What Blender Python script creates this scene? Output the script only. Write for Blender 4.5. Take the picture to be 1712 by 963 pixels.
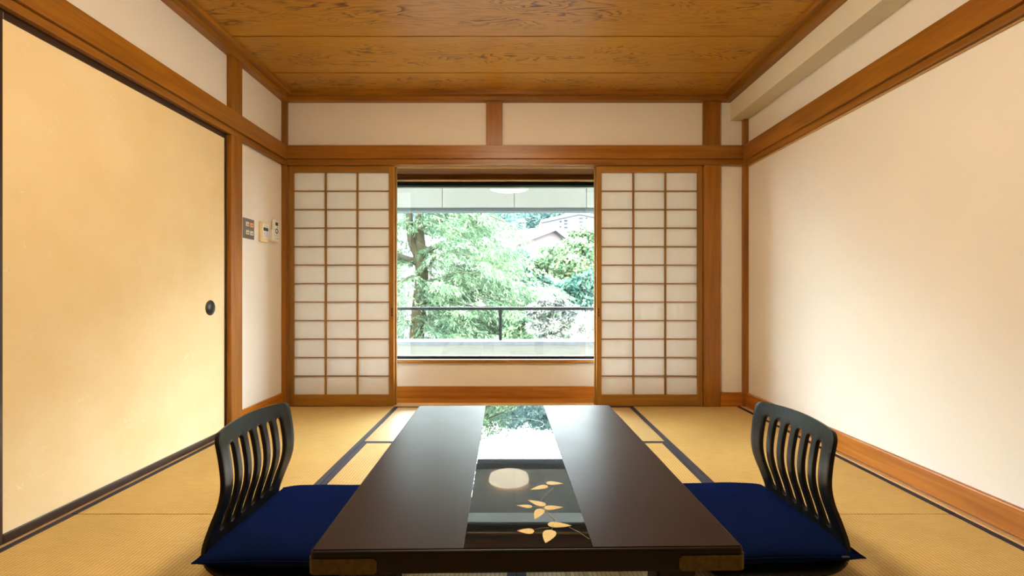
import bpy, bmesh, math, random
import numpy as np
from mathutils import Vector, Matrix

# ------------------------------------------------------------------ scene, camera, light
for o in list(bpy.data.objects):
    bpy.data.objects.remove(o, do_unlink=True)
scene = bpy.context.scene
COL = scene.collection
random.seed(7)
RNG = np.random.default_rng(11)

W, H = 1712, 963
FPX = 791.5            # focal length in pixels
VX, VY = 856.0, 490.5  # vanishing point
HC = 0.844             # camera height

cam_data = bpy.data.cameras.new('camera')
cam = bpy.data.objects.new('camera', cam_data)
COL.objects.link(cam)
cam.location = (0, 0, HC)
cam.rotation_euler = (math.radians(90), 0, 0)
cam_data.sensor_fit = 'HORIZONTAL'
cam_data.sensor_width = 36.0
cam_data.lens = 36.0 * FPX / W
cam_data.shift_y = (VY - H / 2) / W
cam_data.clip_start = 0.02
cam_data.clip_end = 600
scene.camera = cam

scene.view_settings.view_transform = 'Standard'
scene.view_settings.look = 'None'
scene.view_settings.gamma = 1.0
scene.view_settings.use_curve_mapping = False
scene.view_settings.exposure = 0.68

world = bpy.data.worlds.new('sky')
scene.world = world
world.use_nodes = True
bg = world.node_tree.nodes['Background']
bg.inputs['Color'].default_value = (0.82, 0.92, 1.0, 1)
bg.inputs['Strength'].default_value = 46.0

sun_d = bpy.data.lights.new('sun', 'SUN')
sun_d.energy = 24.0
sun_d.angle = math.radians(3)
sun_d.color = (1.0, 0.96, 0.88)
sun = bpy.data.objects.new('sun', sun_d)
COL.objects.link(sun)
sun.location = (10, 6, 20)
sun.rotation_euler = Vector((-0.55, -0.14, -1.0)).to_track_quat('-Z', 'Y').to_euler()

LAMP_STRENGTH = 42.0
LAMP_COLOR = (1.0, 0.84, 0.60, 1)

# ------------------------------------------------------------------ node helpers
def new_mat(name):
    m = bpy.data.materials.new(name)
    m.use_nodes = True
    nt = m.node_tree
    b = nt.nodes['Principled BSDF']
    return m, nt, b

def setin(b, **kw):
    for k, v in kw.items():
        k = k.replace('_', ' ')
        if k in b.inputs:
            if isinstance(v, tuple) and len(v) == 3:
                v = v + (1,)
            b.inputs[k].default_value = v

def coords(nt, scale=(1, 1, 1), rand=True, kind='Object'):
    tc = nt.nodes.new('ShaderNodeTexCoord')
    mp = nt.nodes.new('ShaderNodeMapping')
    mp.inputs['Scale'].default_value = scale
    nt.links.new(tc.outputs[kind], mp.inputs['Vector'])
    if rand:
        oi = nt.nodes.new('ShaderNodeObjectInfo')
        mu = nt.nodes.new('ShaderNodeMath'); mu.operation = 'MULTIPLY'
        mu.inputs[1].default_value = 37.0
        nt.links.new(oi.outputs['Random'], mu.inputs[0])
        cb = nt.nodes.new('ShaderNodeCombineXYZ')
        for i in range(3):
            nt.links.new(mu.outputs[0], cb.inputs[i])
        nt.links.new(cb.outputs[0], mp.inputs['Location'])
    return mp.outputs['Vector']

def noise(nt, vec, scale=1.0, detail=4, rough=0.5, dist=0.0):
    n = nt.nodes.new('ShaderNodeTexNoise')
    n.inputs['Scale'].default_value = scale
    n.inputs['Detail'].default_value = detail
    n.inputs['Roughness'].default_value = rough
    n.inputs['Distortion'].default_value = dist
    nt.links.new(vec, n.inputs['Vector'])
    return n.outputs['Fac']

def ramp(nt, fac, stops, interp='LINEAR'):
    r = nt.nodes.new('ShaderNodeValToRGB')
    r.color_ramp.interpolation = interp
    els = r.color_ramp.elements
    while len(els) < len(stops):
        els.new(0.5)
    for e, (p, c) in zip(els, stops):
        e.position = p
        e.color = tuple(c) + (1,) if len(c) == 3 else c
    nt.links.new(fac, r.inputs['Fac'])
    return r.outputs['Color']

def math_n(nt, op, a, b=None, c=None):
    n = nt.nodes.new('ShaderNodeMath'); n.operation = op
    for i, v in enumerate((a, b, c)):
        if v is None: continue
        if isinstance(v, (int, float)): n.inputs[i].default_value = v
        else: nt.links.new(v, n.inputs[i])
    return n.outputs[0]

def mixc(nt, fac, a, b, blend='MIX'):
    n = nt.nodes.new('ShaderNodeMix'); n.data_type = 'RGBA'; n.blend_type = blend
    for idx, v in ((0, fac), (6, a), (7, b)):
        if isinstance(v, (int, float)): n.inputs[idx].default_value = v
        elif isinstance(v, tuple): n.inputs[idx].default_value = v if len(v) == 4 else v + (1,)
        else: nt.links.new(v, n.inputs[idx])
    return n.outputs[2]

def bump(nt, b, h, strength=0.2, dist=0.002):
    n = nt.nodes.new('ShaderNodeBump')
    n.inputs['Strength'].default_value = strength
    n.inputs['Distance'].default_value = dist
    nt.links.new(h, n.inputs['Height'])
    nt.links.new(n.outputs['Normal'], b.inputs['Normal'])

def sepxyz(nt, vec):
    s = nt.nodes.new('ShaderNodeSeparateXYZ'); nt.links.new(vec, s.inputs[0]); return s.outputs

# ------------------------------------------------------------------ materials
MATS = {}
def wood(name, axis, dark, mid, light, rough=0.38, spec=0.4):
    key = (name, axis)
    if key in MATS: return MATS[key]
    m, nt, b = new_mat(name + '_' + axis.lower())
    sc = {'X': (1.3, 26, 26), 'Y': (26, 1.3, 26), 'Z': (26, 26, 1.3)}[axis]
    v = coords(nt, sc)
    n1 = noise(nt, v, 1.6, 5, 0.55, 0.6)
    sc2 = {'X': (0.6, 3, 3), 'Y': (3, 0.6, 3), 'Z': (3, 3, 0.6)}[axis]
    v2 = coords(nt, sc2)
    n2 = noise(nt, v2, 1.0, 2)
    c1 = ramp(nt, n1, [(0.28, dark), (0.52, mid), (0.78, light)])
    c2 = ramp(nt, n2, [(0.3, (0.78, 0.78, 0.78)), (0.7, (1.12, 1.12, 1.12))])
    nt.links.new(mixc(nt, 1.0, c1, c2, 'MULTIPLY'), b.inputs['Base Color'])
    setin(b, Roughness=rough, Specular_IOR_Level=spec)
    bump(nt, b, n1, 0.06, 0.001)
    MATS[key] = m
    return m

def W_trim(ax): return wood('cedar_trim', ax, (0.215, 0.072, 0.0035), (0.29, 0.107, 0.006), (0.37, 0.147, 0.010))
def W_shaded(ax): return wood('shade_darkened_wood', ax, (0.085, 0.028, 0.004), (0.12, 0.042, 0.006), (0.16, 0.06, 0.009), 0.75, 0.08)  # trim wood darkened, the shade of the recess put into its colour
def W_shoji(ax): return wood('shoji_wood', ax, (0.235, 0.095, 0.007), (0.30, 0.13, 0.011), (0.37, 0.175, 0.02), 0.42)
def W_base(ax): return wood('baseboard_wood', ax, (0.32, 0.098, 0.010), (0.42, 0.142, 0.016), (0.51, 0.20, 0.028), 0.26)
def W_pale(ax): return wood('pale_sill_wood', ax, (0.52, 0.28, 0.09), (0.60, 0.35, 0.13), (0.68, 0.42, 0.18), 0.4)

def plaster(name, col, bumpy=0.25):
    m, nt, b = new_mat(name)
    v = coords(nt, (1, 1, 1), rand=False)
    n = noise(nt, v, 140, 3, 0.6)
    n2 = noise(nt, v, 2.0, 3)
    c = ramp(nt, n2, [(0.3, tuple(x * 0.96 for x in col)), (0.7, col)])
    nt.links.new(c, b.inputs['Base Color'])
    setin(b, Roughness=0.9, Specular_IOR_Level=0.15)
    bump(nt, b, n, bumpy, 0.002)
    return m
M_wall = plaster('wall_plaster', (0.80, 0.75, 0.68))
M_soffit = plaster('soffit_plaster', (0.76, 0.70, 0.55))
M_back = plaster('unseen_wall_plaster', (0.40, 0.36, 0.29))

def simple(name, col, rough=0.5, spec=0.5, metal=0.0, nscale=None, namt=0.15, nb=0.0):
    m, nt, b = new_mat(name)
    setin(b, Base_Color=col, Roughness=rough, Specular_IOR_Level=spec, Metallic=metal)
    if nscale:
        v = coords(nt, (1, 1, 1))
        n = noise(nt, v, nscale, 4)
        c = ramp(nt, n, [(0.3, tuple(x * (1 - namt) for x in col)), (0.7, tuple(min(1, x * (1 + namt)) for x in col))])
        nt.links.new(c, b.inputs['Base Color'])
        if nb: bump(nt, b, n, nb, 0.002)
    return m

def ceiling_wood():
    m, nt, b = new_mat('ceiling_cedar_board')
    tc = nt.nodes.new('ShaderNodeTexCoord')
    oi = nt.nodes.new('ShaderNodeObjectInfo')
    def vec(scale, k):
        mp = nt.nodes.new('ShaderNodeMapping'); mp.inputs['Scale'].default_value = scale
        nt.links.new(tc.outputs['Object'], mp.inputs['Vector'])
        mu = math_n(nt, 'MULTIPLY', oi.outputs['Random'], k)
        cb = nt.nodes.new('ShaderNodeCombineXYZ')
        nt.links.new(mu, cb.inputs[0]); nt.links.new(mu, cb.inputs[2])
        nt.links.new(cb.outputs[0], mp.inputs['Location'])
        return mp.outputs['Vector']
    s = sepxyz(nt, tc.outputs['Object'])
    # cathedral figure: contour lines of a field stretched along the board
    f = noise(nt, vec((1.7, 8.0, 1), 21.0), 1.0, 3, 0.45, 0.25)
    y2 = math_n(nt, 'MULTIPLY', s[1], s[1])
    fld = math_n(nt, 'ADD', math_n(nt, 'MULTIPLY', f, 17.0), math_n(nt, 'MULTIPLY', y2, 130.0))
    saw = math_n(nt, 'FRACT', fld)
    fine = noise(nt, vec((6, 120, 1), 9.0), 1.0, 4)
    figm = ramp(nt, math_n(nt, 'MULTIPLY', math_n(nt, 'ABSOLUTE', s[1]), 1.0), [(0.09, (1, 1, 1)), (0.16, (0.15, 0.15, 0.15))])
    patch = ramp(nt, noise(nt, vec((5, 16, 1), 5.0), 1.0, 2), [(0.45, (0.25, 0.25, 0.25)), (0.6, (1, 1, 1))])
    line = ramp(nt, saw, [(0.55, (0, 0, 0)), (0.93, (1, 1, 1)), (1.0, (0, 0, 0))])
    amt = math_n(nt, 'MULTIPLY', math_n(nt, 'MULTIPLY', line, figm), patch)
    base = ramp(nt, fine, [(0.3, (0.38, 0.165, 0.014)), (0.7, (0.48, 0.23, 0.024))])
    col = mixc(nt, math_n(nt, 'MULTIPLY', amt, 0.95), base, (0.085, 0.024, 0.004))
    nt.links.new(col, b.inputs['Base Color'])
    setin(b, Roughness=0.36, Specular_IOR_Level=0.35)
    return m
M_ceil = ceiling_wood()

def tatami(name, axis, sheen):
    m, nt, b = new_mat(name)
    tc = nt.nodes.new('ShaderNodeTexCoord')
    s = sepxyz(nt, tc.outputs['Object'])
    a, l = (s[0], s[1]) if axis == 'Y' else (s[1], s[0])
    ribs = math_n(nt, 'ABSOLUTE', math_n(nt, 'SINE', math_n(nt, 'MULTIPLY', a, math.pi / 0.0135)))
    weave = math_n(nt, 'SINE', math_n(nt, 'MULTIPLY', l, 2 * math.pi / 0.006))
    mp = coords(nt, (260, 14, 1) if axis == 'X' else (14, 260, 1))
    n = noise(nt, mp, 1.0, 3)
    big = noise(nt, coords(nt, (1, 1, 1)), 3.0, 3)
    c = ramp(nt, n, [(0.25, (0.50, 0.325, 0.105)), (0.5, (0.565, 0.378, 0.13)), (0.8, (0.62, 0.425, 0.155))])
    c = mixc(nt, 1.0, c, ramp(nt, big, [(0.3, (0.93, 0.93, 0.9)), (0.7, (1.05, 1.05, 1.05))]), 'MULTIPLY')
    c = mixc(nt, 1.0, c, ramp(nt, ribs, [(0.0, (0.52, 0.45, 0.36)), (0.45, (1, 1, 1))]), 'MULTIPLY')
    nt.links.new(c, b.inputs['Base Color'])
    setin(b, Roughness=0.6, Specular_IOR_Level=0.15)
    if sheen:
        setin(b, Roughness=0.45, Specular_IOR_Level=0.6, Coat_Weight=0.6, Coat_Roughness=0.27)
    h = math_n(nt, 'ADD', ribs, math_n(nt, 'MULTIPLY', weave, 0.12))
    bump(nt, b, h, 0.06 if sheen else 0.35, 0.002)
    return m
M_tatY = tatami('tatami_rush_lengthwise', 'Y', False)
M_tatX = tatami('tatami_rush_crosswise', 'X', True)
M_heri = simple('tatami_border_cloth', (0.030, 0.024, 0.034), 0.8, 0.3, 0, 400, 0.3)
M_subfloor = simple('subfloor_board', (0.05, 0.03, 0.014), 0.8, 0.2, 0, 20)

def fusuma_mat():
    m, nt, b = new_mat('fusuma_fibre_paper')
    v = coords(nt, (1, 1, 1))
    n1 = noise(nt, v, 7, 3, 0.6, 1.5)
    band = math_n(nt, 'ABSOLUTE', math_n(nt, 'SUBTRACT', n1, 0.5))
    l = ramp(nt, band, [(0.0, (1, 1, 1)), (0.007, (0, 0, 0))])
    msk = ramp(nt, noise(nt, v, 11, 2), [(0.60, (0, 0, 0)), (0.66, (1, 1, 1))])
    f = math_n(nt, 'MULTIPLY', math_n(nt, 'MULTIPLY', l, msk), 0.55)
    cl = ramp(nt, noise(nt, v, 4, 4), [(0.3, (0.78, 0.60, 0.33)), (0.7, (0.83, 0.665, 0.40))])
    nt.links.new(mixc(nt, f, cl, (0.95, 0.88, 0.66)), b.inputs['Base Color'])
    setin(b, Roughness=0.65, Specular_IOR_Level=0.3)
    return m
M_fusuma = fusuma_mat()
M_lacq = simple('dark_lacquer_frame', (0.035, 0.014, 0.006), 0.32, 0.5)
M_blackmetal = simple('black_aluminium', (0.006, 0.007, 0.008), 0.5, 0.2)
M_greymetal = simple('greenish_aluminium', (0.10, 0.14, 0.12), 0.35, 0.5, 0.3)

def paper_mat():
    m = bpy.data.materials.new('shoji_paper'); m.use_nodes = True
    nt = m.node_tree; nt.nodes.clear()
    out = nt.nodes.new('ShaderNodeOutputMaterial')
    d = nt.nodes.new('ShaderNodeBsdfDiffuse'); t = nt.nodes.new('ShaderNodeBsdfTranslucent')
    n = noise(nt, coords(nt, (1, 1, 1)), 30, 4)
    c = ramp(nt, n, [(0.3, (0.94, 0.935, 0.93)), (0.7, (0.96, 0.96, 0.96))])
    nt.links.new(c, d.inputs['Color'])
    t.inputs['Color'].default_value = (0.97, 0.97, 0.97, 1)
    mx = nt.nodes.new('ShaderNodeMixShader'); mx.inputs[0].default_value = 0.50
    nt.links.new(d.outputs[0], mx.inputs[1]); nt.links.new(t.outputs[0], mx.inputs[2])
    nt.links.new(mx.outputs[0], out.inputs['Surface'])
    return m
M_paper = paper_mat()

def glass_mat():
    m = bpy.data.materials.new('window_glass'); m.use_nodes = True
    nt = m.node_tree; nt.nodes.clear()
    out = nt.nodes.new('ShaderNodeOutputMaterial')
    tr = nt.nodes.new('ShaderNodeBsdfTransparent'); tr.inputs[0].default_value = (0.96, 0.985, 0.97, 1)
    gl = nt.nodes.new('ShaderNodeBsdfGlossy'); gl.inputs['Roughness'].default_value = 0.0
    fr = nt.nodes.new('ShaderNodeFresnel'); fr.inputs['IOR'].default_value = 1.5
    lw = nt.nodes.new('ShaderNodeLayerWeight'); lw.inputs['Blend'].default_value = 0.5
    f = math_n(nt, 'ADD', 0.042, math_n(nt, 'MULTIPLY', math_n(nt, 'POWER', lw.outputs['Facing'], 5.0), 0.9))
    mx = nt.nodes.new('ShaderNodeMixShader')
    nt.links.new(f, mx.inputs[0])
    nt.links.new(tr.outputs[0], mx.inputs[1]); nt.links.new(gl.outputs[0], mx.inputs[2])
    nt.links.new(mx.outputs[0], out.inputs['Surface'])
    return m
M_glass = glass_mat()

def emission(name, col, s):
    m, nt, b = new_mat(name)
    setin(b, Base_Color=(0.9, 0.88, 0.84), Roughness=0.5)
    b.inputs['Emission Color'].default_value = col
    b.inputs['Emission Strength'].default_value = s
    return m

# ------------------------------------------------------------------ mesh helpers
def link(o, parent=None):
    COL.objects.link(o)
    if parent is not None:
        o.parent = parent
    return o

def wloc(parent):
    v = Vector((0, 0, 0))
    while parent is not None:
        v += parent.location; parent = parent.parent
    return v

def mesh_obj(name, verts, faces, mat, parent=None, loc=None, smooth=False):
    me = bpy.data.meshes.new(name)
    me.from_pydata([tuple(v) for v in verts], [], [tuple(f) for f in faces])
    me.update()
    if mat: me.materials.append(mat)
    if smooth:
        for p in me.polygons: p.use_smooth = True
    o = bpy.data.objects.new(name, me)
    link(o, parent)
    if loc is not None: o.location = Vector(loc) - wloc(parent)
    return o

def bm_obj(name, bm, mat, parent=None, loc=(0, 0, 0), smooth=False):
    bmesh.ops.recalc_face_normals(bm, faces=bm.faces[:])
    me = bpy.data.meshes.new(name)
    bm.to_mesh(me); bm.free()
    if mat: me.materials.append(mat)
    if smooth:
        for p in me.polygons: p.use_smooth = True
    o = bpy.data.objects.new(name, me)
    link(o, parent)
    o.location = Vector(loc) - wloc(parent)
    return o

def add_box(bm, x0, x1, y0, y1, z0, z1):
    vs = [bm.verts.new(p) for p in ((x0,y0,z0),(x1,y0,z0),(x1,y1,z0),(x0,y1,z0),(x0,y0,z1),(x1,y0,z1),(x1,y1,z1),(x0,y1,z1))]
    for f in ((0,3,2,1),(4,5,6,7),(0,1,5,4),(1,2,6,5),(2,3,7,6),(3,0,4,7)):
        bm.faces.new([vs[i] for i in f])

BOXC = {}
def box(name, x0, x1, y0, y1, z0, z1, mat, parent=None, bev=0.0):
    """one box object; meshes of the same size and material are shared"""
    dx, dy, dz = round(x1-x0, 5), round(y1-y0, 5), round(z1-z0, 5)
    key = (dx, dy, dz, mat.name, bev)
    if key not in BOXC:
        bm = bmesh.new()
        add_box(bm, -dx/2, dx/2, -dy/2, dy/2, -dz/2, dz/2)
        if bev:
            bmesh.ops.bevel(bm, geom=bm.edges[:], offset=bev, segments=2, profile=0.6, affect='EDGES')
        bmesh.ops.recalc_face_normals(bm, faces=bm.faces[:])
        me = bpy.data.meshes.new(name); bm.to_mesh(me); bm.free()
        me.materials.append(mat)
        BOXC[key] = me
    o = bpy.data.objects.new(name, BOXC[key])
    link(o, parent)
    o.location = Vector(((x0+x1)/2, (y0+y1)/2, (z0+z1)/2)) - wloc(parent)
    return o

def boxes(name, lst, mat, parent=None):
    bm = bmesh.new()
    for b in lst: add_box(bm, *b)
    return bm_obj(name, bm, mat, parent)

def lathe(name, prof, mat, parent=None, loc=(0,0,0), n=40, axis='Z', smooth=True):
    vs, fs = [], []
    for i in range(n):
        a = 2*math.pi*i/n
        for r, h in prof:
            p = (r*math.cos(a), r*math.sin(a), h)
            if axis == 'X': p = (p[2], p[0], p[1])
            vs.append(p)
    k = len(prof)
    for i in range(n):
        j = (i+1) % n
        for q in range(k-1):
            fs.append((i*k+q, j*k+q, j*k+q+1, i*k+q+1))
    o = mesh_obj(name, vs, fs, mat, parent, loc, smooth)
    bm = bmesh.new(); bm.from_mesh(o.data)
    bmesh.ops.remove_doubles(bm, verts=bm.verts[:], dist=1e-6)
    bmesh.ops.recalc_face_normals(bm, faces=bm.faces[:])
    bm.to_mesh(o.data); bm.free()
    return o

def tube_geo(pts, radii, n=8):
    pts = [Vector(p) for p in pts]
    vs, fs = [], []
    for i, p in enumerate(pts):
        t = (pts[min(i+1, len(pts)-1)] - pts[max(i-1, 0)]).normalized()
        up = Vector((0, 0, 1)) if abs(t.z) < 0.9 else Vector((1, 0, 0))
        a = t.cross(up).normalized(); b = t.cross(a).normalized()
        for k in range(n):
            th = 2*math.pi*k/n
            vs.append(p + (a*math.cos(th) + b*math.sin(th))*radii[i])
    for i in range(len(pts)-1):
        for k in range(n):
            fs.append((i*n+k, i*n+(k+1) % n, (i+1)*n+(k+1) % n, (i+1)*n+k))
    fs.append(tuple(range(n-1, -1, -1)))
    fs.append(tuple(range((len(pts)-1)*n, len(pts)*n)))
    return vs, fs

def tube(name, pts, radii, mat, parent=None, n=8):
    if isinstance(radii, (int, float)): radii = [radii]*len(pts)
    vs, fs = tube_geo(pts, radii, n)
    return mesh_obj(name, vs, fs, mat, parent, (0, 0, 0), True)

def empty(name, loc=(0, 0, 0)):
    o = bpy.data.objects.new(name, None)
    o.empty_display_size = 0.1
    o.location = loc
    return link(o)

def tag(o, label=None, cat=None, group=None, kind=None):
    if label: o['label'] = label
    if cat: o['category'] = cat
    if group: o['group'] = group
    if kind: o['kind'] = kind
    return o

def copy_tree(o, parent=None):
    c = o.copy(); COL.objects.link(c)
    c.parent = parent
    for ch in list(o.children):
        copy_tree(ch, c)
    return c

def struct(o, label, cat):
    return tag(o, label, cat, None, 'structure')

def unproj(px, py, Y):
    return Vector(((px-VX)*Y/FPX, Y, HC-(py-VY)*Y/FPX))

def onplane(px, py, z):
    Y = FPX*(HC-z)/(py-VY)
    return Vector(((px-VX)*Y/FPX, Y, z))

# ------------------------------------------------------------------ room shell
YB = 3.536      # front plane of the shoji
YW = 3.85       # window wall
XL, XR = -1.71, 1.755
YF = -1.9       # wall behind the camera
ZK = 1.798      # underside of the lintel track
ZC = 2.325      # ceiling boards

# floor with its mats
floor = box('floor', XL-0.1, XR+0.1, YF-0.05, YW+0.2, -0.12, -0.05, M_subfloor)
struct(floor, 'straw tatami floor with dark cloth borders', 'floor')

def mat_piece(x0, x1, y0, y1, axis, borders, seam=True):
    g = 0.0022
    m = M_tatY if axis == 'Y' else M_tatX
    bw = 0.029
    ix0 = x0 + (bw if 'l' in borders else 0); ix1 = x1 - (bw if 'r' in borders else 0)
    iy0 = y0 + (bw if 'f' in borders else 0); iy1 = y1 - (bw if 'b' in borders else 0)
    t = box('tatami_mat', x0+g, x1-g, y0+g, y1-g, -0.05, 0.0, m, floor, 0.002)
    for k in borders:
        r = {'l': (x0+g, x0+bw, y0+g, y1-g), 'r': (x1-bw, x1-g, y0+g, y1-g),
             'f': (x0+g, x1-g, y0+g, y0+bw), 'b': (x0+g, x1-g, y1-bw, y1-g)}[k]
        box('cloth_border', r[0], r[1], r[2], r[3], -0.01, 0.0015, M_heri, t, 0.0007)
S = YB - 0.004
MX0, MX1 = -0.846, 0.874
for k in range(3):
    mat_piece(-1.693, MX0, S-1.72*(k+1), S-1.72*k, 'Y', 'lr')
    mat_piece(MX1, 1.703, S-1.72*(k+1), S-1.72*k, 'Y', 'lr')
mat_piece(MX0, MX1, S-0.86, S, 'X', 'fb')
mid = (MX0+MX1)/2
mat_piece(MX0, mid, S-2.58, S-0.86, 'Y', 'lr')
mat_piece(mid, MX1, S-2.58, S-0.86, 'Y', 'lr')
mat_piece(MX0, MX1, S-3.44, S-2.58, 'X', 'fb')
mat_piece(MX0, mid, S-5.16, S-3.44, 'Y', 'lr')
mat_piece(mid, MX1, S-5.16, S-3.44, 'Y', 'lr')

# walls
w = boxes('wall_back', [(XL-0.1, XR+0.1, 3.545, 3.66, 1.84, 2.40),
                        (1.425, XR+0.1, 3.545, 3.66, -0.05, 1.84),
                        (XL-0.1, -1.674, 3.545, 3.66, -0.05, 1.84)], M_wall)
struct(w, 'beige plaster far wall above and beside the paper screens', 'wall')
w = boxes('wall_left', [(XL-0.12, XL, YF, 3.66, 1.82, 2.40),
                        (XL-0.12, XL, 2.90, 3.66, -0.05, 1.82),
                        (XL-0.12, XL, YF, 0.30, -0.05, 1.82),
                        (XL-0.14, XL-0.10, 0.30, 2.90, -0.05, 1.82)], M_wall)
struct(w, 'off-white plaster left wall around the sliding doors', 'wall')
w = box('wall_right', XR, XR+0.12, YF, 3.66, -0.05, 2.40, M_wall)
struct(w, 'off-white textured plaster right wall', 'wall')
w = box('wall_front', XL-0.1, XR+0.1, YF-0.12, YF, -0.05, 2.40, M_back)
struct(w, 'plain plaster wall behind the viewer', 'wall')
w = box('wall_soffit', 1.633, XR+0.02, YF, 3.56, 2.1376, 2.40, M_soffit)
struct(w, 'boxed-in plaster beam along the top of the right wall', 'beam')

# recess between the screens and the window
WX0, WX1 = -1.62, 1.32        # window opening
WZ0, WZ1 = 0.305, 1.755
w = boxes('wall_window', [(XL-0.1, WX0, YW, YW+0.12, -0.35, 2.40), (WX1, XR+0.1, YW, YW+0.12, -0.35, 2.40),
                          (WX0, WX1, YW, YW+0.12, -0.35, WZ0), (WX0, WX1, YW, YW+0.12, WZ1, 2.40)], M_wall)
struct(w, 'low plaster wall under the big window', 'wall')
w = boxes('wall_recess', [(XL-0.12, XL-0.02, 3.66, YW+0.12, -0.35, 2.40), (1.50, XR+0.12, 3.66, YW+0.12, -0.35, 2.40),
                          (XL-0.1, XR+0.1, 3.66, YW+0.1, 1.83, 2.40)], M_wall)
struct(w, 'side and top of the shallow recess behind the paper screens', 'wall')

n_trim = [0]
def trim(x0, x1, y0, y1, z0, z1, mat, label, bev=0.002, cat='trim'):
    n_trim[0] += 1
    o = box('trim_%d' % n_trim[0], x0, x1, y0, y1, z0, z1, mat, None, bev)
    return struct(o, label, cat)

# recess woodwork
trim(XL-0.02, 1.50, 3.662, YW, -0.05, -0.004, W_base('X'), 'narrow wooden floor board in front of the window wall', cat='sill')
trim(XL-0.02, 1.50, YW-0.014, YW, -0.004, 0.09, W_base('X'), 'reddish baseboard under the window wall', cat='baseboard')
trim(XL-0.02, 1.50, 3.614, YW-0.001, 1.802, 1.83, W_shaded('X'), 'wooden board over the window recess, its shade put into the dark colour', cat='head board')
trim(XL-0.02, 1.50, YW-0.03, YW, 1.765, 1.801, W_shaded('X'), 'wooden casing across the window head', cat='casing')  # unlit look of the casing comes from its darkened wood colour
trim(XL-0.02, 1.50, YW-0.02, YW+0.05, 1.755, 1.766, W_pale('X'), 'thin strip under the window head casing, coloured pale for its lit edge', 0.001, 'casing')  # pale strip stands for light catching the lower edge of the casing
trim(WX0-0.05, WX1+0.05, YW-0.025, YW+0.06, 0.281, 0.308, W_trim('X'), 'amber wooden window sill above the low wall', cat='sill')
# threshold with tracks
trim(XL, 1.425, 3.534, 3.660, -0.05, -0.003, W_pale('X'), 'pale wooden threshold with tracks under the paper screens', 0.001, 'threshold')

# lintel beam, lintel track
trim(-1.674, 1.72, 3.500, 3.545, 1.842, 1.941, W_trim('X'), 'broad horizontal wooden beam across the far wall', cat='beam')
trim(-1.674, 1.72, 3.515, 3.613, 1.815, 1.842, W_trim('X'), 'wooden lintel over the paper screens', cat='lintel')
trim(-1.674, 1.72, 3.512, 3.5345, ZK, 1.815, W_trim('X'), 'front lip of the lintel track', 0.001, 'lintel')
trim(-1.674, 1.425, 3.5655, 3.5715, ZK, 1.815, W_pale('X'), 'thin middle lip of the lintel track', 0.0005, 'lintel')  # pale colour puts the light from below into this lip
trim(-1.674, 1.425, 3.6025, 3.612, ZK, 1.815, W_pale('X'), 'rear lip of the lintel track', 0.001, 'lintel')  # lit underside of the rear lip painted with pale wood

# posts and struts on the far wall
trim(1.4275, 1.551, 3.519, 3.60, 0.0, ZK, W_trim('Z'), 'broad wooden post at the right end of the paper screens', cat='post')
trim(1.425, 1.549, 3.519, 3.60, 1.941, 2.27, W_trim('Z'), 'short upper wooden strut above the right post', cat='strut')
trim(-0.192, -0.071, 3.519, 3.60, 1.941, 2.27, W_trim('Z'), 'short upper wooden strut in the middle of the far wall', cat='strut')
trim(-1.712, -1.676, 3.51, 3.58, 0.0, 2.27, W_trim('Z'), 'slim wooden post in the left far corner', cat='post')
trim(1.720, 1.757, 3.51, 3.58, 0.0, 2.1376, W_trim('Z'), 'slim wooden post in the right far corner', cat='post')
o = box('baseboard_back', 1.551, 1.72, 3.526, 3.546, 0.0, 0.106, W_base('X'), None, 0.002); struct(o, 'short reddish baseboard on the far wall right of the screens', 'baseboard')

# right wall trim
trim(1.711, XR+0.01, YF, 3.512, 1.826, 1.941, W_trim('Y'), 'long wooden beam along the right wall', cat='beam')
trim(1.729, XR+0.01, YF, 3.512, 1.790, 1.826, W_trim('Y'), 'narrow wooden strip under the right wall beam', cat='beam')
trim(1.746, XR+0.005, YF, 3.512, 1.781, 1.790, W_pale('Y'), 'thin pale strip below the right wall beam', 0.001)
o = box('baseboard_right', 1.733, XR+0.01, YF, 3.512, 0.008, 0.106, W_base('Y'), None, 0.002); struct(o, 'glossy orange-brown baseboard along the right wall', 'baseboard')
trim(1.7045, XR, YF, 3.53, -0.05, 0.004, W_pale('Y'), 'pale wooden strip between the mats and right baseboard', 0.001)
# left wall trim
trim(XL-0.01, -1.667, YF, 3.512, 1.834, 1.941, W_trim('Y'), 'long wooden beam along the left wall', cat='beam')
trim(XL-0.08, -1.682, YF, 3.512, ZK, 1.834, W_trim('Y'), 'wooden lintel over the cream sliding doors', cat='lintel')
trim(XL-0.06, -1.682, 2.837, 2.954, 0.0, ZK, W_trim('Z'), 'broad wooden post between the sliding door and switches', cat='post')
trim(XL-0.06, -1.682, 0.24, 0.357, 0.0, ZK, W_trim('Z'), 'wooden post at the near end of the sliding doors', cat='post')
trim(XL-0.01, -1.682, 2.837, 2.954, 1.941, 2.27, W_trim('Z'), 'short upper wooden strut on the left wall', cat='strut')
trim(XL-0.08, -1.6945, 0.24, 2.837, -0.05, -0.002, W_pale('Y'), 'wooden threshold under the cream sliding doors', 0.001, 'threshold')
trim(XL-0.01, -1.6945, 2.954, 3.53, -0.05, 0.0, W_pale('Y'), 'wooden strip at the foot of the left wall', 0.001)
o = box('baseboard_left', XL-0.01, -1.697, 2.954, 3.512, 0.0, 0.108, W_base('Y'), None, 0.002); struct(o, 'short baseboard below the switches on the left wall', 'baseboard')

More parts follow.
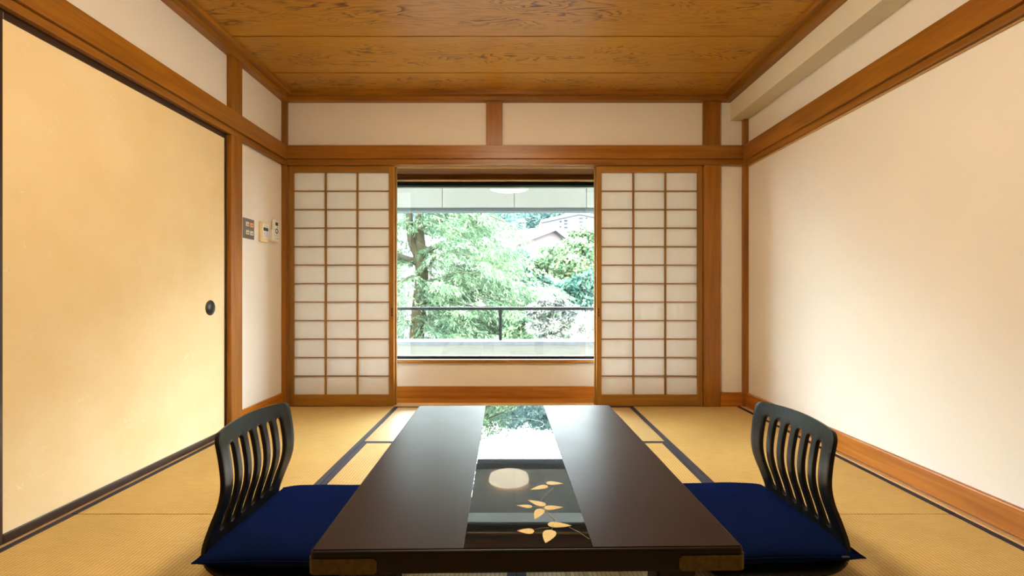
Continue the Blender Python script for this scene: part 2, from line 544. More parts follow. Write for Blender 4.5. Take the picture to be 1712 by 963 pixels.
# ceiling: backing and boards, cornice
ceiling = box('ceiling', XL-0.1, XR+0.1, YF-0.1, YW+0.1, 2.345, 2.42, M_subfloor)
struct(ceiling, 'cedar board ceiling with strong cathedral grain', 'ceiling')
y1 = 3.633
while y1 > YF:
    y0 = y1 - 0.452
    box('ceiling_board', XL, 1.64, max(y0+0.0045, YF-0.05), min(y1-0.0045, 3.56), ZC, ZC+0.014, M_ceil, ceiling, 0.0015)
    y1 = y0
def cornice(label, *b):
    return trim(*b, W_trim('Y' if b[3]-b[2] > b[1]-b[0] else 'X'), label, 0.003, 'cornice')
cornice('lower wooden cornice along the left edge of the ceiling', XL-0.01, XL+0.055, YF, 3.545, 2.27, 2.31)
cornice('upper wooden cornice along the left edge of the ceiling', XL-0.01, XL+0.10, YF, 3.545, 2.298, ZC+0.012)
cornice('lower wooden cornice along the right edge of the ceiling', 1.578, 1.64, YF, 3.545, 2.27, 2.31)
cornice('upper wooden cornice along the right edge of the ceiling', 1.535, 1.64, YF, 3.545, 2.298, ZC+0.012)
cornice('lower wooden cornice along the far edge of the ceiling', XL+0.055, 1.578, 3.490, 3.56, 2.27, 2.31)
cornice('upper wooden cornice along the far edge of the ceiling', XL+0.10, 1.535, 3.445, 3.56, 2.298, ZC+0.012)

# ------------------------------------------------------------------ window
win = empty('window_1', (0, YW+0.07, WZ0)); struct(win, 'wide fixed picture window in black frame overlooking trees', 'window')
GY = 3.92
fw = 0.028
box('frame_rail', WX0, WX1, GY-0.03, GY+0.03, WZ0, WZ0+0.024, M_blackmetal, win, 0.001)
box('frame_rail', WX0, WX1, GY-0.03, GY+0.03, WZ1-0.022, WZ1, M_blackmetal, win, 0.001)
box('frame_bead', WX0, WX1, GY-0.018, GY+0.02, WZ1-0.036, WZ1-0.022, M_greymetal, win, 0.001)
for x in (WX0, -1.03, 0.75, WX1-fw):
    box('frame_stile', x, x+fw, GY-0.03, GY+0.03, WZ0+0.024, WZ1-0.022, M_blackmetal, win, 0.001)
for a, b in ((WX0+fw, -1.03), (-1.03+fw, 0.75), (0.75+fw, WX1-fw)):
    box('glass_pane', a, b, GY-0.003, GY+0.003, WZ0+0.024, WZ1-0.03, M_glass, win)

# ------------------------------------------------------------------ shoji
M_pull = simple('dark_pull_groove', (0.06, 0.022, 0.006), 0.5)
def shoji(x0, x1, y0, pull, num, label):
    z0, z1 = 0.003, ZK + 0.006
    t = 0.028
    r = empty('door_%d' % num, (x0, y0, z0)); struct(r, label, 'paper screen')
    sw = 0.036
    for a, b in ((x0, x0+sw), (x1-sw, x1)):
        st = box('stile', a, b, y0, y0+t, z0, z1, W_shoji('Z'), r, 0.0015)
        if (pull == 'r' and b == x1) or (pull == 'l' and a == x0):
            cx = (a+b)/2 + (0.004 if pull == 'r' else -0.004)
            for k in range(3):
                box('pull_groove', cx-0.006, cx+0.006, y0-0.0008, y0+0.004, 0.672+k*0.022, 0.690+k*0.022, M_pull, st, 0.0003)
    box('top_rail', x0+sw, x1-sw, y0+0.001, y0+t-0.001, 1.749, z1, W_shoji('X'), r, 0.001)
    box('bottom_rail', x0+sw, x1-sw, y0+0.001, y0+t-0.001, z0, 0.086, W_shoji('X'), r, 0.001)
    ix0, ix1, iz0, iz1 = x0+sw, x1-sw, 0.086, 1.749
    cw = (ix1-ix0)/3; rh = (iz1-iz0)/12
    for k in (1, 2):
        box('mullion', ix0+k*cw-0.006, ix0+k*cw+0.006, y0+0.004, y0+0.018, iz0, iz1, W_shoji('Z'), r, 0.0008)
    for k in range(1, 12):
        box('muntin', ix0, ix1, y0+0.006, y0+0.0185, iz0+k*rh-0.0038, iz0+k*rh+0.0038, W_shoji('X'), r, 0.0006)
    for i in range(3):
        for k in range(12):
            box('paper_pane', ix0+i*cw, ix0+(i+1)*cw, y0+0.0186, y0+0.0196, iz0+k*rh, iz0+(k+1)*rh, M_paper, r)
    return r
shoji(-1.669, -0.883, YB, 'r', 1, 'latticed paper screen in front, left of the window opening')
shoji(0.633, 1.423, YB, 'l', 2, 'latticed paper screen in front, right of the window opening')
shoji(-1.660, -0.872, 3.5725, '', 3, 'second paper screen stacked behind the left one, only its edge showing')
shoji(0.622, 1.412, 3.5725, '', 4, 'second paper screen stacked behind the right one, only its edge showing')

# ------------------------------------------------------------------ fusuma
def fusuma(y0, y1, x, num, label, pull_y):
    z0, z1 = 0.0, ZK + 0.004
    r = empty('door_%d' % num, (x, (y0+y1)/2, z0)); struct(r, label, 'sliding door')
    t = 0.022; s = 0.016
    box('door_panel', x-t, x, y0+s, y1-s, 0.034, 1.768, M_fusuma, r)
    for a, b in ((y0, y0+s), (y1-s, y1)):
        box('stile', x-t-0.002, x+0.004, a, b, z0, z1, M_lacq, r, 0.0015)
    box('bottom_rail', x-t-0.002, x+0.005, y0+s, y1-s, z0, 0.034, M_lacq, r, 0.0025)
    box('top_rail', x-t-0.002, x+0.004, y0+s, y1-s, 1.768, z1, M_lacq, r, 0.002)
    p = lathe('door_pull', [(0.0, 0.0008), (0.034, 0.0008), (0.036, 0.0025), (0.040, 0.0035), (0.043, 0.002), (0.0435, -0.001)],
              M_lacq, r, (x, pull_y, 0.762), 36, 'X')
    tag(p, 'round black recessed finger pull')
    lathe('pull_cup', [(0.0, 0.0012), (0.033, 0.0012), (0.0335, 0.0)], M_cup, p, (x, pull_y, 0.762), 32, 'X')
M_cup = simple('dark_pull_cup', (0.03, 0.034, 0.03), 0.4, 0.5, 0.4)
fusuma(1.574, 2.836, -1.714, 5, 'cream fibre-paper sliding door with round black pull', 2.689)
fusuma(0.358, 1.600, -1.742, 6, 'second cream sliding door nearest the viewer, only its dark edge in view', 0.50)

# ------------------------------------------------------------------ switches on the left wall
M_plate = simple('grey_switch_plate', (0.20, 0.185, 0.165), 0.4, 0.5, 0.5)
M_key = simple('cream_switch_key', (0.62, 0.58, 0.48), 0.4)
M_keyo = simple('glow_tinted_switch_key', (0.80, 0.33, 0.16), 0.4)  # lit orange of this key put into its colour, no emission
M_cream = simple('cream_plastic', (0.78, 0.62, 0.33), 0.45)
M_white = simple('white_plastic', (0.82, 0.80, 0.76), 0.4)
M_lcd = simple('dark_display', (0.05, 0.055, 0.05), 0.25)
M_greyp = simple('grey_print', (0.40, 0.42, 0.45), 0.5)
M_lilac = simple('pale_grey_label', (0.62, 0.60, 0.66), 0.5)
sp = empty('switch_plate', (XL, 3.07, 1.20)); tag(sp, 'grey metal switch plate with four square keys beside the post', 'switch')
box('plate', XL, XL+0.005, 3.006, 3.132, 1.198, 1.328, M_plate, sp, 0.0015)
for j, (ya, yb) in enumerate(((3.028, 3.063), (3.077, 3.112))):
    for i, zc in enumerate((1.237, 1.290)):
        k = box('switch_key', XL+0.004, XL+0.010, ya, yb, zc-0.014, zc+0.014, M_keyo if (i == 1 and j == 1) else M_key, sp, 0.001)
        box('key_mark', XL+0.0095, XL+0.0105, ya+0.012, yb-0.008, zc-0.006, zc+0.001, M_plate, k)
th = empty('thermostat', (XL, 3.245, 1.195)); tag(th, 'cream wall thermostat with small dark display between switch plate and remote', 'thermostat')
box('housing', XL, XL+0.016, 3.198, 3.30, 1.196, 1.330, M_cream, th, 0.004)
box('front_cover', XL+0.015, XL+0.019, 3.212, 3.294, 1.222, 1.318, M_white, th, 0.0015)
box('display', XL+0.0185, XL+0.0198, 3.222, 3.284, 1.272, 1.295, M_lcd, th)
box('button_panel', XL+0.0185, XL+0.0196, 3.222, 3.284, 1.228, 1.266, M_lilac, th)
box('print_line', XL+0.0185, XL+0.0196, 3.230, 3.278, 1.304, 1.308, M_greyp, th)
rc = empty('remote_control', (XL, 3.37, 1.21)); tag(rc, 'slim white remote control with round dark ring in wall holder', 'remote control')
box('body', XL+0.010, XL+0.030, 3.352, 3.408, 1.214, 1.366, M_white, rc, 0.003)
box('display', XL+0.0295, XL+0.031, 3.362, 3.398, 1.326, 1.350, M_lcd, rc)
rg = lathe('button_ring', [(0.011, 0.0), (0.011, 0.0015), (0.019, 0.0015), (0.019, 0.0)], M_lcd, rc, (XL+0.0298, 3.380, 1.288), 24, 'X', False)
for (ya, za) in ((3.366, 1.252), (3.386, 1.252), (3.366, 1.232), (3.386, 1.232), (3.386, 1.313)):
    box('button', XL+0.0295, XL+0.0312, ya, ya+0.009, za, za+0.006, M_greyp if za < 1.3 else M_lcd, rc)
hd = box('remote_holder', XL, XL+0.028, 3.318, 3.351, 1.214, 1.293, M_white, None, 0.002)
tag(hd, 'white wall holder clipped beside the remote control', 'holder')
hb = box('backplate', XL, XL+0.009, 3.351, 3.410, 1.214, 1.293, M_white, hd, 0.001)

# ------------------------------------------------------------------ ceiling lamp
lamp = empty('ceiling_lamp', (-0.04, 1.53, ZC)); tag(lamp, 'round white ceiling lamp, seen mirrored in the window glass', 'lamp')
M_shade = emission('lit_lamp_shade', LAMP_COLOR, LAMP_STRENGTH)
lathe('base_plate', [(0.0, 0.0), (0.16, 0.0), (0.16, -0.02), (0.0, -0.02)], M_white, lamp, (-0.04, 1.53, ZC), 48)
lathe('lamp_shade', [(0.0, -0.02), (0.268, -0.02), (0.268, -0.025), (0.254, -0.085), (0.235, -0.095), (0.15, -0.107), (0.0, -0.112)],
      M_shade, lamp, (-0.04, 1.53, ZC), 64)

# ------------------------------------------------------------------ low table
TH = 0.33
TW, TL = 0.878, 1.225
M_tab = simple('dark_brown_lacquer_top', (0.022, 0.012, 0.009), 0.27, 0.5, 0, 60, 0.2)
def table_mats():
    m, nt, b = new_mat('dark_brown_satin_lacquer')
    v = coords(nt, (1, 1, 1), rand=False)
    n = noise(nt, v, 6, 5, 0.6)
    n2 = noise(nt, v, 350, 2)
    nt.links.new(ramp(nt, n, [(0.3, (0.024, 0.014, 0.011)), (0.7, (0.036, 0.022, 0.018))]), b.inputs['Base Color'])
    rr = ramp(nt, n, [(0.3, (0.33, 0.33, 0.33)), (0.7, (0.39, 0.39, 0.39))])
    nt.links.new(rr, b.inputs['Roughness'])
    setin(b, Specular_IOR_Level=0.085)
    return m
M_sat = table_mats()
M_gloss = simple('black_mirror_lacquer', (0.010, 0.010, 0.011), 0.012, 0.6)
M_edge = simple('table_edge_lacquer', (0.007, 0.004, 0.0022), 0.42, 0.25)
M_brass = simple('aged_brass_corner', (0.085, 0.060, 0.013), 0.6, 0.3, 0.1, 90, 0.25, 0.1)
M_leaf = simple('gold_leaf_inlay', (0.52, 0.385, 0.10), 0.5, 0.3, 0, 200, 0.12)
M_leafp = simple('rose_leaf_tip', (0.48, 0.28, 0.19), 0.5, 0.3)
M_stem = simple('fine_gold_stem', (0.26, 0.21, 0.10), 0.5, 0.3)
M_ring = simple('pale_ring_line', (0.75, 0.78, 0.80), 0.4)

TC = Vector((0.0225, 1.564, 0.0))
TROT = -math.atan2(-0.0223, 1.223)
table = empty('low_table', (0, 0, 0)); tag(table, 'low dark lacquer table with glossy leaf-painted centre band', 'table')
bm = bmesh.new(); add_box(bm, -TW/2, TW/2, -TL/2, TL/2, 0.281, TH-0.002)
vert = [e for e in bm.edges if abs(e.verts[0].co.z-e.verts[1].co.z) > 0.01]
bmesh.ops.bevel(bm, geom=vert, offset=0.014, segments=4, profile=0.5, affect='EDGES')
hor = [e for e in bm.edges if abs(e.verts[0].co.z-e.verts[1].co.z) < 1e-4 and len(e.link_faces) == 2 and abs(e.link_faces[0].normal.dot(e.link_faces[1].normal)) < 0.3]
bmesh.ops.bevel(bm, geom=hor, offset=0.005, segments=3, profile=0.5, affect='EDGES')
bm_obj('table_slab', bm, M_edge, table)
bw = 0.132
box('side_panel', -TW/2+0.006, -bw, -TL/2+0.006, TL/2-0.006, TH-0.004, TH, M_sat, table, 0.001)
box('side_panel', bw, TW/2-0.006, -TL/2+0.006, TL/2-0.006, TH-0.004, TH, M_sat, table, 0.001)
ib = box('centre_band', -bw, bw, -TL/2+0.006, TL/2-0.006, TH-0.004, TH+0.0002, M_gloss, table, 0.0008)
tag(ib, 'glossy black lacquer band with golden leaves')
# corner plates wrap round each corner
for sx in (-1, 1):
    for sy in (-1, 1):
        bm = bmesh.new()
        l = 0.135; th_ = 0.0012
        x0, y0 = TW/2, TL/2
        path = [(x0-l, y0+th_)]
        for k in range(7):
            a = math.pi/2*(1-k/6)
            path.append((x0-0.014+math.cos(a)*(0.014+th_), y0-0.014+math.sin(a)*(0.014+th_)))
        path.append((x0+th_, y0-l))
        n = len(path)
        outer = []
        for i, (px, py) in enumerate(path):
            cut = 0.005 if i in (0, n-1) else 0.0
            outer.append([bm.verts.new((px*sx, py*sy, z)) for z in (0.284+cut, 0.314-cut)])
            if i == 0: pass
        # chamfered end columns
        def col(px, py): return [bm.verts.new((px*sx, py*sy, z)) for z in (0.284, 0.314)]
        outer.insert(1, col(x0-l+0.006, y0+th_)); outer.insert(len(outer)-1, col(x0+th_, y0-l+0.006))
        for i in range(len(outer)-1):
            bm.faces.new((outer[i][0], outer[i+1][0], outer[i+1][1], outer[i][1]))
        bmesh.ops.recalc_face_normals(bm, faces=bm.faces[:])
        po = bm_obj('corner_plate', bm, M_brass, table)
        md = po.modifiers.new('thickness', 'SOLIDIFY'); md.thickness = 0.003; md.offset = 0
# legs: square posts with a splayed foot, joined by aprons
for sx in (-1, 1):
    for sy in (-1, 1):
        bm = bmesh.new()
        cx, cy = sx*0.325, sy*0.50
        rings = []
        for z, h in ((0.284, 0.046), (0.20, 0.040), (0.05, 0.036), (0.012, 0.043), (0.0016, 0.043)):
            rings.append([bm.verts.new((cx+a*h, cy+b*h, z)) for a, b in ((-1, -1), (1, -1), (1, 1), (-1, 1))])
        for i in range(len(rings)-1):
            for k in range(4):
                bm.faces.new((rings[i][k], rings[i][(k+1) % 4], rings[i+1][(k+1) % 4], rings[i+1][k]))
        bm.faces.new(rings[0]); bm.faces.new(rings[-1])
        bmesh.ops.recalc_face_normals(bm, faces=bm.faces[:])
        bmesh.ops.bevel(bm, geom=[e for e in bm.edges if abs(e.verts[0].co.z-e.verts[1].co.z) > 0.01], offset=0.005, segments=2, affect='EDGES')
        bm_obj('leg', bm, M_edge, table)
for sy in (-1, 1):
    box('apron', -0.29, 0.29, sy*0.50-0.012, sy*0.50+0.012, 0.245, 0.283, M_edge, table, 0.002)
for sx in (-1, 1):
    box('apron', sx*0.325-0.012, sx*0.325+0.012, -0.47, 0.47, 0.245, 0.283, M_edge, table, 0.002)
# painted leaves on the band
RT = Matrix.Rotation(-TROT, 3, 'Z')
def tpix(zx, zy, ox=780, oy=670, sc=3.851):
    p = onplane(ox+zx/sc, oy+zy/sc, TH)
    q = RT @ (p - TC)
    return Vector((q.x, q.y, 0))
def leaf(base, tip, halfw, mat=M_leaf, pink=False):
    b, t = tpix(*base), tpix(*tip)
    d = t-b; nrm = Vector((-d.y, d.x, 0)).normalized()
    n = 14; vs = []; fs = []
    for i in range(n+1):
        s = i/n
        wv = halfw*(math.sin(math.pi*min(1, s**0.62))**0.8)*(1-0.25*s) if 0 < i < n else 0.0
        c = b+d*s
        for sg in (-1, 1):
            vs.append((c + nrm*wv*sg)+Vector((0, 0, TH+0.0002)))
        for sg in (-1, 1):
            vs.append((c + nrm*wv*sg)+Vector((0, 0, TH+0.0007)))
    for i in range(n):
        a = i*4; e = a+4
        fs += [(a+2, a+3, e+3, e+2), (a, a+2, e+2, e), (a+3, a+1, e+1, e+3)]
    o = mesh_obj('painted_leaf', vs, fs, mat, table)
    if pink:
        k = 3
        for p in o.data.polygons:
            p.material_index = 0
        o.data.materials.append(M_leafp)
        for i in range(n-k, n):
            for q in range(3): o.data.polygons[i*3+q].material_index = 1
    return o
leaf((522, 548), (412, 574), 0.0125)
leaf((512, 530), (622, 534), 0.0125)
leaf((508, 676), (396, 640), 0.0125)
leaf((424, 684), (324, 674), 0.009, pink=True)
leaf((498, 692), (622, 686), 0.0125)
leaf((482, 696), (438, 766), 0.0125)
leaf((522, 796), (676, 806), 0.0135)
leaf((436, 842), (324, 838), 0.0125, pink=True)
leaf((545, 832), (508, 918), 0.0155)
def stem(pts):
    P = [tpix(*p)+Vector((0, 0, TH+0.0004)) for p in pts]
    tube('painted_stem', P, 0.0006, M_stem, table, 6)
stem([(560, 562), (505, 610), (480, 642)])
stem([(487, 685), (530, 735), (575, 776)])
stem([(660, 815), (720, 845), (792, 892)])
stem([(436, 830), (485, 820), (530, 818)])
stem([(424, 684), (460, 684), (487, 685)])
stem([(575, 776), (560, 800), (548, 834)])
# pale ring line
c = tpix(335, 150); vs, fs = [], []
n = 64
for i in range(n):
    a = 2*math.pi*i/n
    for r in (0.0985, 0.1005):
        vs.append((c.x+r*math.cos(a), c.y+r*0.80*math.sin(a), TH+0.0005))
for i in range(n):
    j = (i+1) % n
    fs.append((2*i, 2*i+1, 2*j+1, 2*j))
mesh_obj('ring_line', vs, fs, M_ring, table)
table.location = TC
table.rotation_euler = (0, 0, TROT)

# ------------------------------------------------------------------ legless chairs and cushions
def chair_mat():
    m, nt, b = new_mat('black_stained_plywood')
    v = coords(nt, (60, 60, 3), rand=False)
    n = noise(nt, v, 1.5, 4)
    nt.links.new(ramp(nt, n, [(0.3, (0.006, 0.006, 0.006)), (0.7, (0.016, 0.015, 0.014))]), b.inputs['Base Color'])
    setin(b, Roughness=0.34, Specular_IOR_Level=0.2)
    bump(nt, b, n, 0.08, 0.0008)
    return m
M_chair = chair_mat()
def catmull(P, per=8):
    out = []
    P = [Vector(p) for p in P]
    for i in range(len(P)-1):
        p0 = P[max(i-1, 0)]; p1 = P[i]; p2 = P[i+1]; p3 = P[min(i+2, len(P)-1)]
        for k in range(per):
            t = k/per
            out.append(0.5*((2*p1)+(p2-p0)*t+(2*p0-5*p1+4*p2-p3)*t*t+(3*p1-p0-3*p2+p3)*t**3))
    out.append(P[-1]); return out

def make_chair(label, hw=0.214):
    """faces +X; back foot at x=0, width along y"""
    r = empty('floor_chair', (0, 0, 0)); tag(r, label, 'chair')
    prof = catmull([(0.40, 0, 0.022), (0.25, 0, 0.020), (0.12, 0, 0.022), (0.045, 0, 0.032), (0.008, 0, 0.062), (0.004, 0, 0.105),
                    (0.026, 0, 0.170), (0.050, 0, 0.230), (0.060, 0, 0.285), (0.055, 0, 0.353), (0.040, 0, 0.434)], 10)
    L = [0.0]
    for a, b in zip(prof, prof[1:]): L.append(L[-1]+(b-a).length)
    def at(v):
        v = max(0.0, min(L[-1], v))
        for i in range(len(L)-1):
            if v <= L[i+1]:
                t = (v-L[i])/(L[i+1]-L[i]); return prof[i].lerp(prof[i+1], t)
        return prof[-1]
    def v_of_z(z):
        best = min(range(len(prof)), key=lambda i: abs(prof[i].z-z) + (10 if prof[i].x > 0.1 else 0) )
        return L[best]
    vtop = L[-1]; vs0 = v_of_z(0.128); vs1 = v_of_z(0.384)
    vsplit = v_of_z(0.062)
    sc = [(-2.5+i)*0.0570 for i in range(6)]; sr = 0.0152
    rc_ = 0.028
    rows = list(np.linspace(vsplit, vs0, 6))
    for k in range(1, 7): rows.append(vs0+sr*(1-math.cos(math.pi/2*k/6)))
    rows += list(np.linspace(vs0+sr, vs1-sr, 22))[1:]
    for k in range(1, 7): rows.append(vs1-sr+sr*math.sin(math.pi/2*k/6))
    rows += list(np.linspace(vs1, vtop-rc_, 3))[1:]
    for k in range(1, 8): rows.append(vtop-rc_+rc_*math.sin(math.pi/2*k/7))
    bm = bmesh.new()
    def P(u, v):
        f = max(0, (v-vsplit)/(vtop-vsplit))
        e = 1-(u/hw)**2
        p = at(v)
        # crowned top and plan curve
        return Vector((p.x - 0.026*e*f, u, p.z + 0.012*e*f*f))
    grid = []
    for v in rows:
        if v <= vs0 or v >= vs1: w_ = 0.0
        elif v < vs0+sr: w_ = math.sqrt(max(0, sr*sr-(vs0+sr-v)**2))
        elif v > vs1-sr: w_ = math.sqrt(max(0, sr*sr-(v-(vs1-sr))**2))
        else: w_ = sr
        f = (v-vsplit)/(vtop-vsplit)
        ho = hw*(0.985+0.015*f)
        if v > vtop-rc_: ho -= rc_-math.sqrt(max(0, rc_*rc_-(v-(vtop-rc_))**2))
        us = [-ho]
        for c_ in sc: us += [c_-w_, c_+w_]
        us.append(ho)
        row = []
        for q in range(0, len(us), 2):
            a, b = us[q], us[q+1]
            row.append([bm.verts.new(P(a+(b-a)*t/4, v)) for t in range(5)])
        grid.append(row)
    for i in range(len(grid)-1):
        for s in range(7):
            for t in range(4):
                try: bm.faces.new((grid[i][s][t], grid[i][s][t+1], grid[i+1][s][t+1], grid[i+1][s][t]))
                except ValueError: pass
    bmesh.ops.remove_doubles(bm, verts=bm.verts[:], dist=1e-5)
    bk = bm_obj('backrest', bm, M_chair, r, smooth=True)
    md = bk.modifiers.new('thickness', 'SOLIDIFY'); md.thickness = 0.012; md.offset = 0
    md = bk.modifiers.new('soft_edges', 'BEVEL'); md.width = 0.002; md.segments = 2; md.limit_method = 'ANGLE'; md.angle_limit = math.radians(50)
    # seat plate, bent up into the back
    bm = bmesh.new(); grid = []
    for v in np.linspace(0, vsplit, 26):
        ho = hw*0.985
        if v < 0.05: ho -= 0.05-math.sqrt(max(0, 0.05**2-(0.05-v)**2))
        grid.append([bm.verts.new(at(v)+Vector((0, ho*(-1+2*t/8), 0))) for t in range(9)])
    for i in range(len(grid)-1):
        for t in range(8):
            bm.faces.new((grid[i][t], grid[i][t+1], grid[i+1][t+1], grid[i+1][t]))
    st = bm_obj('seat', bm, M_chair, r, smooth=True)
    md = st.modifiers.new('thickness', 'SOLIDIFY'); md.thickness = 0.012; md.offset = 0
    for yy in (-0.13, 0.13):
        box('foot_runner', 0.03, 0.37, yy-0.015, yy+0.015, 0.0016, 0.0155, M_chair, r, 0.003)
    return r
chairL = make_chair('black slatted-back legless floor chair on the left of the table')
chairR = copy_tree(chairL); chairR['label'] = 'black slatted-back legless floor chair on the right of the table'
for c_ in (chairL, chairR): c_['group'] = 'floor chairs at the low table'
chairL.location = (-0.890, 1.575, 0); chairL.rotation_euler = (0, 0, math.radians(-0.8))
chairR.location = (0.980, 1.592, 0); chairR.rotation_euler = (0, 0, math.radians(180+1.5))

def cloth_mat():
    m, nt, b = new_mat('navy_cotton_cloth')
    v = coords(nt, (1, 1, 1), rand=False)
    n = noise(nt, v, 500, 2)
    n2 = noise(nt, v, 9, 3)
    c = ramp(nt, n, [(0.3, (0.003, 0.0065, 0.031)), (0.7, (0.006, 0.0135, 0.064))])
    nt.links.new(c, b.inputs['Base Color'])
    setin(b, Roughness=0.85, Specular_IOR_Level=0.0, Sheen_Weight=0.0, Sheen_Roughness=0.4)
    b.inputs['Sheen Tint'].default_value = (0.12, 0.2, 0.6, 1)
    bump(nt, b, math_n(nt, 'ADD', n, math_n(nt, 'MULTIPLY', n2, 6.0)), 0.15, 0.002)
    return m
M_cloth = cloth_mat()
M_zip = simple('grey_zip', (0.06, 0.06, 0.07), 0.4, 0.5, 0.3)
def make_cushion(label, sx=0.262, sy=0.262):
    r = empty('floor_cushion', (0, 0, 0)); tag(r, label, 'cushion', 'navy cushions on the floor chairs')
    N = 36
    zs, ht, hb = 0.080, 0.050, 0.050
    def outline(u, v):
        x = u*sx*(1-0.055*(1-v*v)*abs(u)**3); y = v*sy*(1-0.055*(1-u*u)*abs(v)**3)
        return x, y
    def prof(u, v):
        a = max(0, 1-abs(u)**3.0)**0.45; b = max(0, 1-abs(v)**3.0)**0.45
        return a*b
    def gp(i): return math.sin(math.pi/2*(-1+2*i/N))
    vs, fs = [], []
    idx = {}
    for s in (0, 1):
        for i in range(N+1):
            for j in range(N+1):
                u, v = gp(i), gp(j)
                rim = i in (0, N) or j in (0, N)
                if rim and s == 1:
                    idx[(s, i, j)] = idx[(0, i, j)]; continue
                x, y = outline(u, v)
                p = prof(u, v)
                wob = 0.002*math.sin(9*u+2*v)*math.sin(7*v-1.3*u)*p
                z = zs + (ht*p+wob if s == 0 else -hb*p)
                idx[(s, i, j)] = len(vs); vs.append((x, y, z))
    for s in (0, 1):
        for i in range(N):
            for j in range(N):
                f = (idx[(s, i, j)], idx[(s, i+1, j)], idx[(s, i+1, j+1)], idx[(s, i, j+1)])
                fs.append(f if s == 0 else f[::-1])
    mesh_obj('cushion_cover', vs, fs, M_cloth, r, smooth=True)
    pts = []
    for k in range(N): pts.append(outline(gp(k), -1))
    for k in range(N): pts.append(outline(1, gp(k)))
    for k in range(N): pts.append(outline(gp(N-k), 1))
    for k in range(N+1): pts.append(outline(-1, gp(N-k)))
    tube('seam_piping', [(x, y, zs) for x, y in pts], 0.0022, M_cloth, r, 6)
    return r
cuL = make_cushion('navy blue square cushion on the left floor chair')
cuR = copy_tree(cuL); cuR['label'] = 'navy blue square cushion with zip end on the right floor chair'
cuL.location = (-0.642, 1.600, -0.002); cuL.rotation_euler = (0, 0, math.radians(-1.0))
cuR.location = (0.748, 1.618, -0.002); cuR.rotation_euler = (0, 0, math.radians(3.0))
z_ = box('zip_pull', 0.19, 0.212, -0.2655, -0.260, 0.0835, 0.0875, M_zip, None, 0.001)
z_.parent = cuR

# ------------------------------------------------------------------ balcony
M_conc = plaster('balcony_stucco', (0.20, 0.192, 0.168), 0.5)
M_conc2 = plaster('beam_stucco', (0.29, 0.28, 0.25), 0.5)
M_coping = simple('shade_tinted_coping', (0.125, 0.135, 0.15), 0.85, 0.2, 0, 12, 0.12, 0.2)  # bluish shade of the front face put into the coping colour
M_flash = simple('grey_metal_flashing', (0.040, 0.041, 0.045), 0.6, 0.2, 0.0)
M_flashl = simple('light_metal_edge', (0.085, 0.088, 0.095), 0.6, 0.2, 0.0)
M_bfloor = simple('pale_balcony_floor', (0.45, 0.45, 0.44), 0.85, 0.2, 0, 12, 0.12, 0.2)
M_bceil = plaster('white_balcony_ceiling', (0.50, 0.49, 0.46), 0.4)
bp = empty('balcony_parapet', (0, 5.5, -0.35)); struct(bp, 'low concrete parapet of the balcony outside the window', 'parapet')
box('parapet_wall', -4.5, 4.5, 5.425, 5.66, -0.35, 0.252, M_conc, bp)
box('coping', -4.5, 4.5, 5.40, 5.685, 0.252, 0.295, M_coping, bp, 0.004)
rl = empty('balcony_railing', (0, 5.54, 0.295)); tag(rl, 'black metal railing with one upright on the parapet', 'railing')
box('top_rail', -4.5, 4.5, 5.52, 5.56, 0.648, 0.683, M_blackmetal, rl, 0.003)
for k in range(-3, 4):
    box('post', -0.153+k*1.34, -0.118+k*1.34, 5.523, 5.557, 0.295, 0.648, M_blackmetal, rl, 0.002)
bl = empty('balcony_lintel', (0, 5.5, 1.823)); struct(bl, 'panelled stucco beam hanging over the balcony edge', 'beam')
for k in range(-5, 6):
    x0 = 0.027+k*0.822
    box('stucco_panel', x0+0.003, x0+0.819, 5.40, 5.43, 1.823, 2.32, M_conc2, bl, 0.002)
box('beam_core', -4.5, 4.5, 5.425, 5.70, 1.823, 2.32, M_conc, bl)
box('metal_soffit', -4.5, 4.5, 5.402, 5.55, 1.815, 1.8225, M_flash, bl, 0.001)
box('metal_edge', -4.5, 4.5, 5.55, 5.72, 1.812, 1.8225, M_flashl, bl, 0.001)
bf = box('balcony_floor', -4.5, 4.5, YW+0.12, 5.68, -0.45, -0.35, M_bfloor); struct(bf, 'grey concrete floor of the balcony', 'balcony')
bc = box('balcony_ceiling', -4.5, 4.5, YW+0.12, 5.72, 2.32, 2.42, M_bceil); struct(bc, 'stucco underside of the balcony roof', 'ceiling')
ew = boxes('wall_outside', [(-4.5, XL-0.1, YW+0.02, YW+0.12, -0.45, 2.42), (XR+0.1, 4.5, YW+0.02, YW+0.12, -0.45, 2.42)], M_conc)
struct(ew, 'outer stucco wall of the building beside the window', 'wall')

# ------------------------------------------------------------------ garden and hill
ALB = 0.15
def leaf_mat(name, stops, trans=0.45, nscale=1.6):
    m = bpy.data.materials.new(name); m.use_nodes = True
    nt = m.node_tree; nt.nodes.clear()
    out = nt.nodes.new('ShaderNodeOutputMaterial')
    g = nt.nodes.new('ShaderNodeNewGeometry')
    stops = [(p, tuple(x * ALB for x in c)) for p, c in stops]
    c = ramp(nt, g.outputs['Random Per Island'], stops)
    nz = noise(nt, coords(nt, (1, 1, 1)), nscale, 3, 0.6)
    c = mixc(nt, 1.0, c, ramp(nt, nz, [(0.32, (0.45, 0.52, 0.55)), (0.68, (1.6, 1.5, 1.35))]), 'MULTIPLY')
    d = nt.nodes.new('ShaderNodeBsdfDiffuse'); t = nt.nodes.new('ShaderNodeBsdfTranslucent')
    nt.links.new(c, d.inputs['Color']); nt.links.new(c, t.inputs['Color'])
    mx = nt.nodes.new('ShaderNodeMixShader'); mx.inputs[0].default_value = trans
    nt.links.new(d.outputs[0], mx.inputs[1]); nt.links.new(t.outputs[0], mx.inputs[2])
    nt.links.new(mx.outputs[0], out.inputs['Surface'])
    return m
